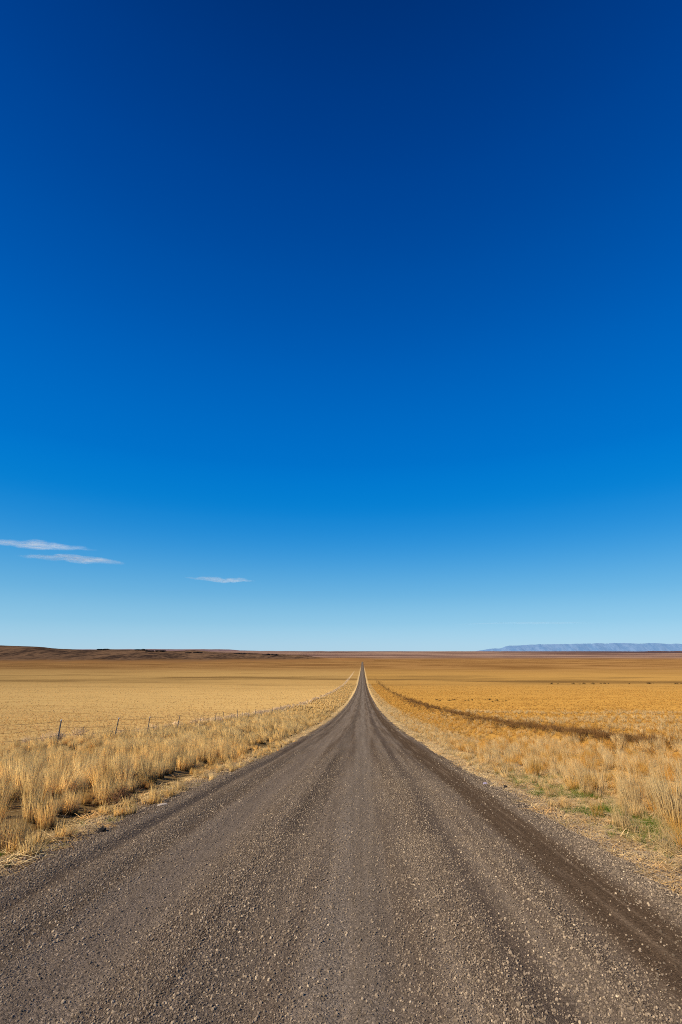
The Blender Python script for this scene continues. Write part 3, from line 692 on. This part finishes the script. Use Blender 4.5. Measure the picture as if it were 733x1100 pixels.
for fr in (.97, .78, .58):
    pts = []
    ys = sorted(tops)
    for a, b in zip(ys[:-1], ys[1:]):
        pa = tops[a][0]+(tops[a][1]-tops[a][0])*fr; pb = tops[b][0]+(tops[b][1]-tops[b][0])*fr
        for t_ in np.linspace(0, 1, 5)[:-1]: pts.append(pa*(1-t_)+pb*t_+np.array([.03, 0, -.05*4*t_*(1-t_)]))
    pts.append(pb+np.array([.03, 0, 0]))
    w_ = link('wire', tube_np(pts, .0045, 4), M_WIRE, fence); w_.matrix_parent_inverse = Matrix.Translation(-fence.location)

# ------------------------------------------------------------------ single things
def put(o, x, y, s=1., rzv=0., road=False, dz=0., tilt=(0, 0)):
    z = float(max(road_z(x, y), ground_z(x, y))) if road else float(ground_z(x, y))
    o.location = (x, y, z+dz); o.rotation_euler = (tilt[0], tilt[1], rzv); o.scale = (s, s, s) if not hasattr(s, '__len__') else s
    return o
def rock(x, y, s, mat, label, seed, cat='rock', name='rock'):
    o = link(name, stone_mesh(name, mat, seed, 3, .34)); put(o, x, y, s, seed, True, dz=(s if not hasattr(s, '__len__') else s[2])*.18)
    return tag(o, label, cat)
rock(-3.85, 8.1, .13, M_ROCK_D, 'small black stone in the straw at the left road edge', 301)
rock(-3.72, 10.1, (.13, .11, .07), M_ROCK_W, 'flat pale stone at the left road edge below the rust brown shrub', 302)
rock(2.95, 13.5, (.14, .10, .09), M_ROCK_V, 'pale violet stone on the right edge of the gravel', 303)
rock(3.3, 13.0, .10, M_ROCK_D, 'dark stone at the right edge of the gravel beside the straw', 304)
rock(4.15, 8.0, .10, M_ROCK_G, 'dark grey stone among straw and green shoots near the right edge', 305)
for k, (x, y, s) in enumerate(((4.6, 19.2, .20), (5.1, 18.4, .26), (5.6, 18.7, .21))):
    rock(x, y, (s, s*.8, s*.6), M_ROCK_G, ['smallest grey rock, left end of the three in orange grass by the road', 'largest grey rock, middle of the three in orange grass right of the road', 'grey rock at the right end of the three in orange grass by the road'][k], 310+k)

def single(name, me, label, cat, x, y, s, r=0., group=None):
    o = link(name, me); put(o, x, y, s, r); return tag(o, label, cat, group)
def tussock(x, y, H, label, wide=1., mat=M_PALE, n=330, seed=0, green=True, group=None):
    o = link('grass_tussock', tuft_mesh('grass_tussock', mat, n, (.55, 1.03),   .17*wide, (.02, .26), .010, 4, .55, seed=seed)); put(o, x, y, H, seed)
    tag(o, label, 'grass tussock', group)
    if green:
        b = link('green_foot', tuft_mesh('green_foot', M_GREEN, 90, (.10, .26), .30*wide, (.2, .9), .010, 2, .6, seed=seed+1), None, o)
    return o
tussock(4.95, 9.0, .95, 'tallest straw tussock, rising from green shoots at the right edge of the view', 1.5, seed=401)
tussock(5.75, 9.7, .86, 'broad straw tussock just behind the tallest one at the right edge', 1.4, seed=402)
tussock(3.95, 8.75, .55, 'thin pale tussock standing alone nearest the right edge of the road', 1.0, n=110, seed=403)
tussock(4.75, 15.3, .66, 'dark based tussock standing alone with green shoots at its foot farther up the right verge', .7, M_ORANGE, n=150, seed=404)
tussock(5.0, 12.3, .52, 'orange tussock with a dark green base between the lone and the tallest tussocks', .9, M_ORANGE, seed=405)
tussock(5.3, 13.4, .58, 'pale bushy tussock left of the orange one with a dark green base', 1.4, seed=406)
tussock(5.0, 10.6, .60, 'wide pale tussock left of the tallest one with green shoots along its foot', 1.6, seed=407)
tussock(5.9, 11.4, .62, 'pale tussock behind the wide one, without green at its foot', 1.3, seed=408, green=False)
single('shrub', bush_mesh('shrub', M_RED, 420, (.42, .34, .24), (.06, .18), .008, 320), 'low rust brown shrub at the foot of the tall grass on the left verge', 'shrub', -4.75, 10.7, 1., .4)

# dark shrubs dotted over the plain, seen only as specks
sh = [bush_mesh('shrub', M_SHRUB, 70, (.9, .9, .6), (.2, .55), .08, 330+k) for k in range(3)]
r = random.Random(5)
for k in range(24):
    x = 150+r.uniform(0, 1)*125; y = 425+r.gauss(0, 5)
    single('dark_shrub', sh[k % 3], 'small dark shrub in a broken row far out on the right plain', 'shrub', x, y, r.uniform(.8, 1.7), r.uniform(0, 6), 'far row of dark shrubs on the right plain')
for k in range(14):
    x = 19+r.uniform(0, 1)*24; y = 160+r.gauss(0, 4)
    single('dark_shrub', sh[k % 3], 'small dark shrub in a short row in the right field near the road', 'shrub', x, y, r.uniform(.35, .75), r.uniform(0, 6), 'short row of dark shrubs in the right field')

# dark rock outcrops breaking the crest of the left hill
def hill_at(b, d):
    y = d; x = b*d
    i = int(np.argmin(abs(hx-x))); j = int(np.argmin(abs(hy-y))); return x, y, float(HZ[j, i])
def outcrop(b, d, L, H, label, seed):
    V, F = [], []; rr = random.Random(seed); me = bpy.data.meshes.new('rock_outcrop'); import bmesh; bm = bmesh.new()
    for q in range(rr.randint(5, 8)):
        s = stone_mesh('s', M_OUTCROP, seed*10+q, 2, .4); o = Matrix.Translation((rr.uniform(-.5, .5)*L, rr.uniform(-.5, .5)*30, H*rr.uniform(.1, .3))) @ Matrix.Diagonal((L*rr.uniform(.2, .45), 35, H*rr.uniform(.6, 1.2), 1))
        s.transform(o); bm.from_mesh(s); bpy.data.meshes.remove(s)
    bm.to_mesh(me); bm.free(); o = link('rock_outcrop', me, M_OUTCROP); x, y, z = hill_at(b, d); o.location = (x, y, z); return tag(o, label, 'rock outcrop')
outcrop(-.515, 2900, 55, 14, 'small dark rock outcrop alone on the crest, leftmost of the hill', 501)
outcrop(-.438, 2800, 60, 14, 'dark rock outcrop left of the longest one on the hill crest', 502)
outcrop(-.405, 2700, 100, 13, 'longest dark rock outcrop along the middle of the hill crest', 503)
outcrop(-.335, 2700, 75, 11, 'low dark rock outcrop midway between the longest one and the hill end', 504)
outcrop(-.236, 2850, 75, 13, 'first dark rock outcrop on the lowering right end of the hill', 505)
outcrop(-.180, 2750, 65, 12, 'last dark rock outcrop at the right foot of the hill', 506)

# ------------------------------------------------------------------ thin clouds: wind-drawn sheets of ice haze about 2.5 km up
def cloud_mat(seed, dens):
    m, t = material('cloud_wisp'); tc = t.new('ShaderNodeTexCoord'); g_ = tc.outputs['UV']
    sp = t.new('ShaderNodeSeparateXYZ'); t.t.links.new(g_, sp.inputs[0]); u, v = sp.outputs[0], sp.outputs[1]
    gm = t.vadd(g_, (seed*3.7, seed*1.3, 0))
    n = t.noise(t.vmul(gm, (3.2, 5., 1)), 1., 6, .62, .5); n2 = t.noise(t.vmul(gm, (9., 15., 1)), 1., 6, .68, 1.6)
    dx = t.m('MULTIPLY', t.m('SUBTRACT', u, .5), 2.); dy = t.m('MULTIPLY', t.m('SUBTRACT', v, .5), 2.)
    n3 = t.noise(t.vmul(gm, (4.5, 1.2, 1)), 1., 4, .6, .3)
    dy = t.m('ADD', dy, t.m('MULTIPLY', t.m('SUBTRACT', t.noise(t.vmul(gm, (2.2, .1, 1)), 1., 3, .6), .5), 1.6))
    adx = t.m('ABSOLUTE', dx)
    fall = t.m('SUBTRACT', 1.25, t.m('ADD', t.m('POWER', adx, 1.7), t.m('MULTIPLY', t.m('MULTIPLY', dy, dy), t.m('ADD', 1.5, t.m('MULTIPLY', adx, 3.)))))
    fall = t.m('SUBTRACT', fall, t.m('MULTIPLY', n3, 1.0), clamp=True)
    fall = t.m('MULTIPLY', fall, t.m('MULTIPLY', t.ss(1., .72, adx), t.ss(1., .7, t.m('ABSOLUTE', t.m('MULTIPLY', t.m('SUBTRACT', v, .5), 2.)))))
    a = t.m('MULTIPLY', t.ss(.0, .8, fall), t.ss(.26, .72, t.m('ADD', t.m('MULTIPLY', n2, .7), t.m('MULTIPLY', n, .3))))
    a = t.m('MULTIPLY', a, dens, clamp=True)
    tr = t.new('ShaderNodeBsdfTranslucent'); tr.inputs[0].default_value = (.88, .97, 1, 1)
    df = t.diffuse((.88, .97, 1)); tp = t.new('ShaderNodeBsdfTransparent')
    t.out(t.mixsh(a, tp.outputs[0], t.mixsh(.6, df, tr.outputs[0])))
    return m
def cloud(az, el, span, deep, label, seed, dens, D=15000, turn=0.):
    a = math.radians(az); c_ = Vector((math.sin(a)*D, math.cos(a)*D, EYE+D*math.tan(math.radians(el))))
    n = 24; V = []; F = []; rr = random.Random(seed)
    ri = Vector((math.cos(a), -math.sin(a), 0)); fo = Vector((math.sin(a), math.cos(a), 0))
    ct, st_ = math.cos(turn), math.sin(turn); ri, fo = ri*ct+fo*st_, fo*ct-ri*st_
    uv = []
    for j in range(n+1):
        for i in range(n+1):
            u, v = i/n, j/n; V.append(tuple(ri*(u-.5)*span+fo*(v-.5)*deep+Vector((0, 0, 25*math.sin(u*5+seed)+15*math.sin(v*6+seed))))); uv.append((u, v))
    for j in range(n):
        for i in range(n): q = j*(n+1)+i; F.append((q, q+1, q+n+2, q+n+1))
    me = bpy.data.meshes.new('cloud'); me.from_pydata(V, [], F); l = me.uv_layers.new(name='UVMap')
    for lp in me.loops: l.data[lp.index].uv = uv[lp.vertex_index]
    o = link('cloud', me, cloud_mat(seed, dens)); o.location = c_; tag(o, label, 'cloud'); return o
cloud(-34.6, 10.2, 3900, 2600, 'upper of the two wispy white clouds low in the sky above the left hill', 3, .95, turn=.03)
cloud(-31.0, 9.1, 3300, 2300, 'lower of the two wispy white clouds low in the sky above the left hill', 5, .9, turn=-.10)
cloud(-16.1, 7.85, 2600, 2100, 'small lone wisp of white cloud between the hill and the road', 8, .85, turn=-.03)
cloud(18.0, 2.85, 6200, 1700, 'faint long streak of haze cloud above the blue mesa', 12, .28, D=18000)

# ------------------------------------------------------------------ render settings
SC.render.engine = 'CYCLES'
SC.cycles.max_bounces = 9; SC.cycles.diffuse_bounces = 6; SC.cycles.transmission_bounces = 7; SC.cycles.transparent_max_bounces = 12
SC.cycles.use_denoising = False; SC.cycles.pixel_filter_type = 'BLACKMAN_HARRIS'; SC.cycles.filter_width = 1.0; SC.cycles.sample_clamp_indirect = 1.5; SC.cycles.use_light_tree = False
SC.view_settings.view_transform = 'Standard'; SC.view_settings.look = 'None'; SC.view_settings.exposure = 0
SC.render.resolution_x = 682; SC.render.resolution_y = 1024
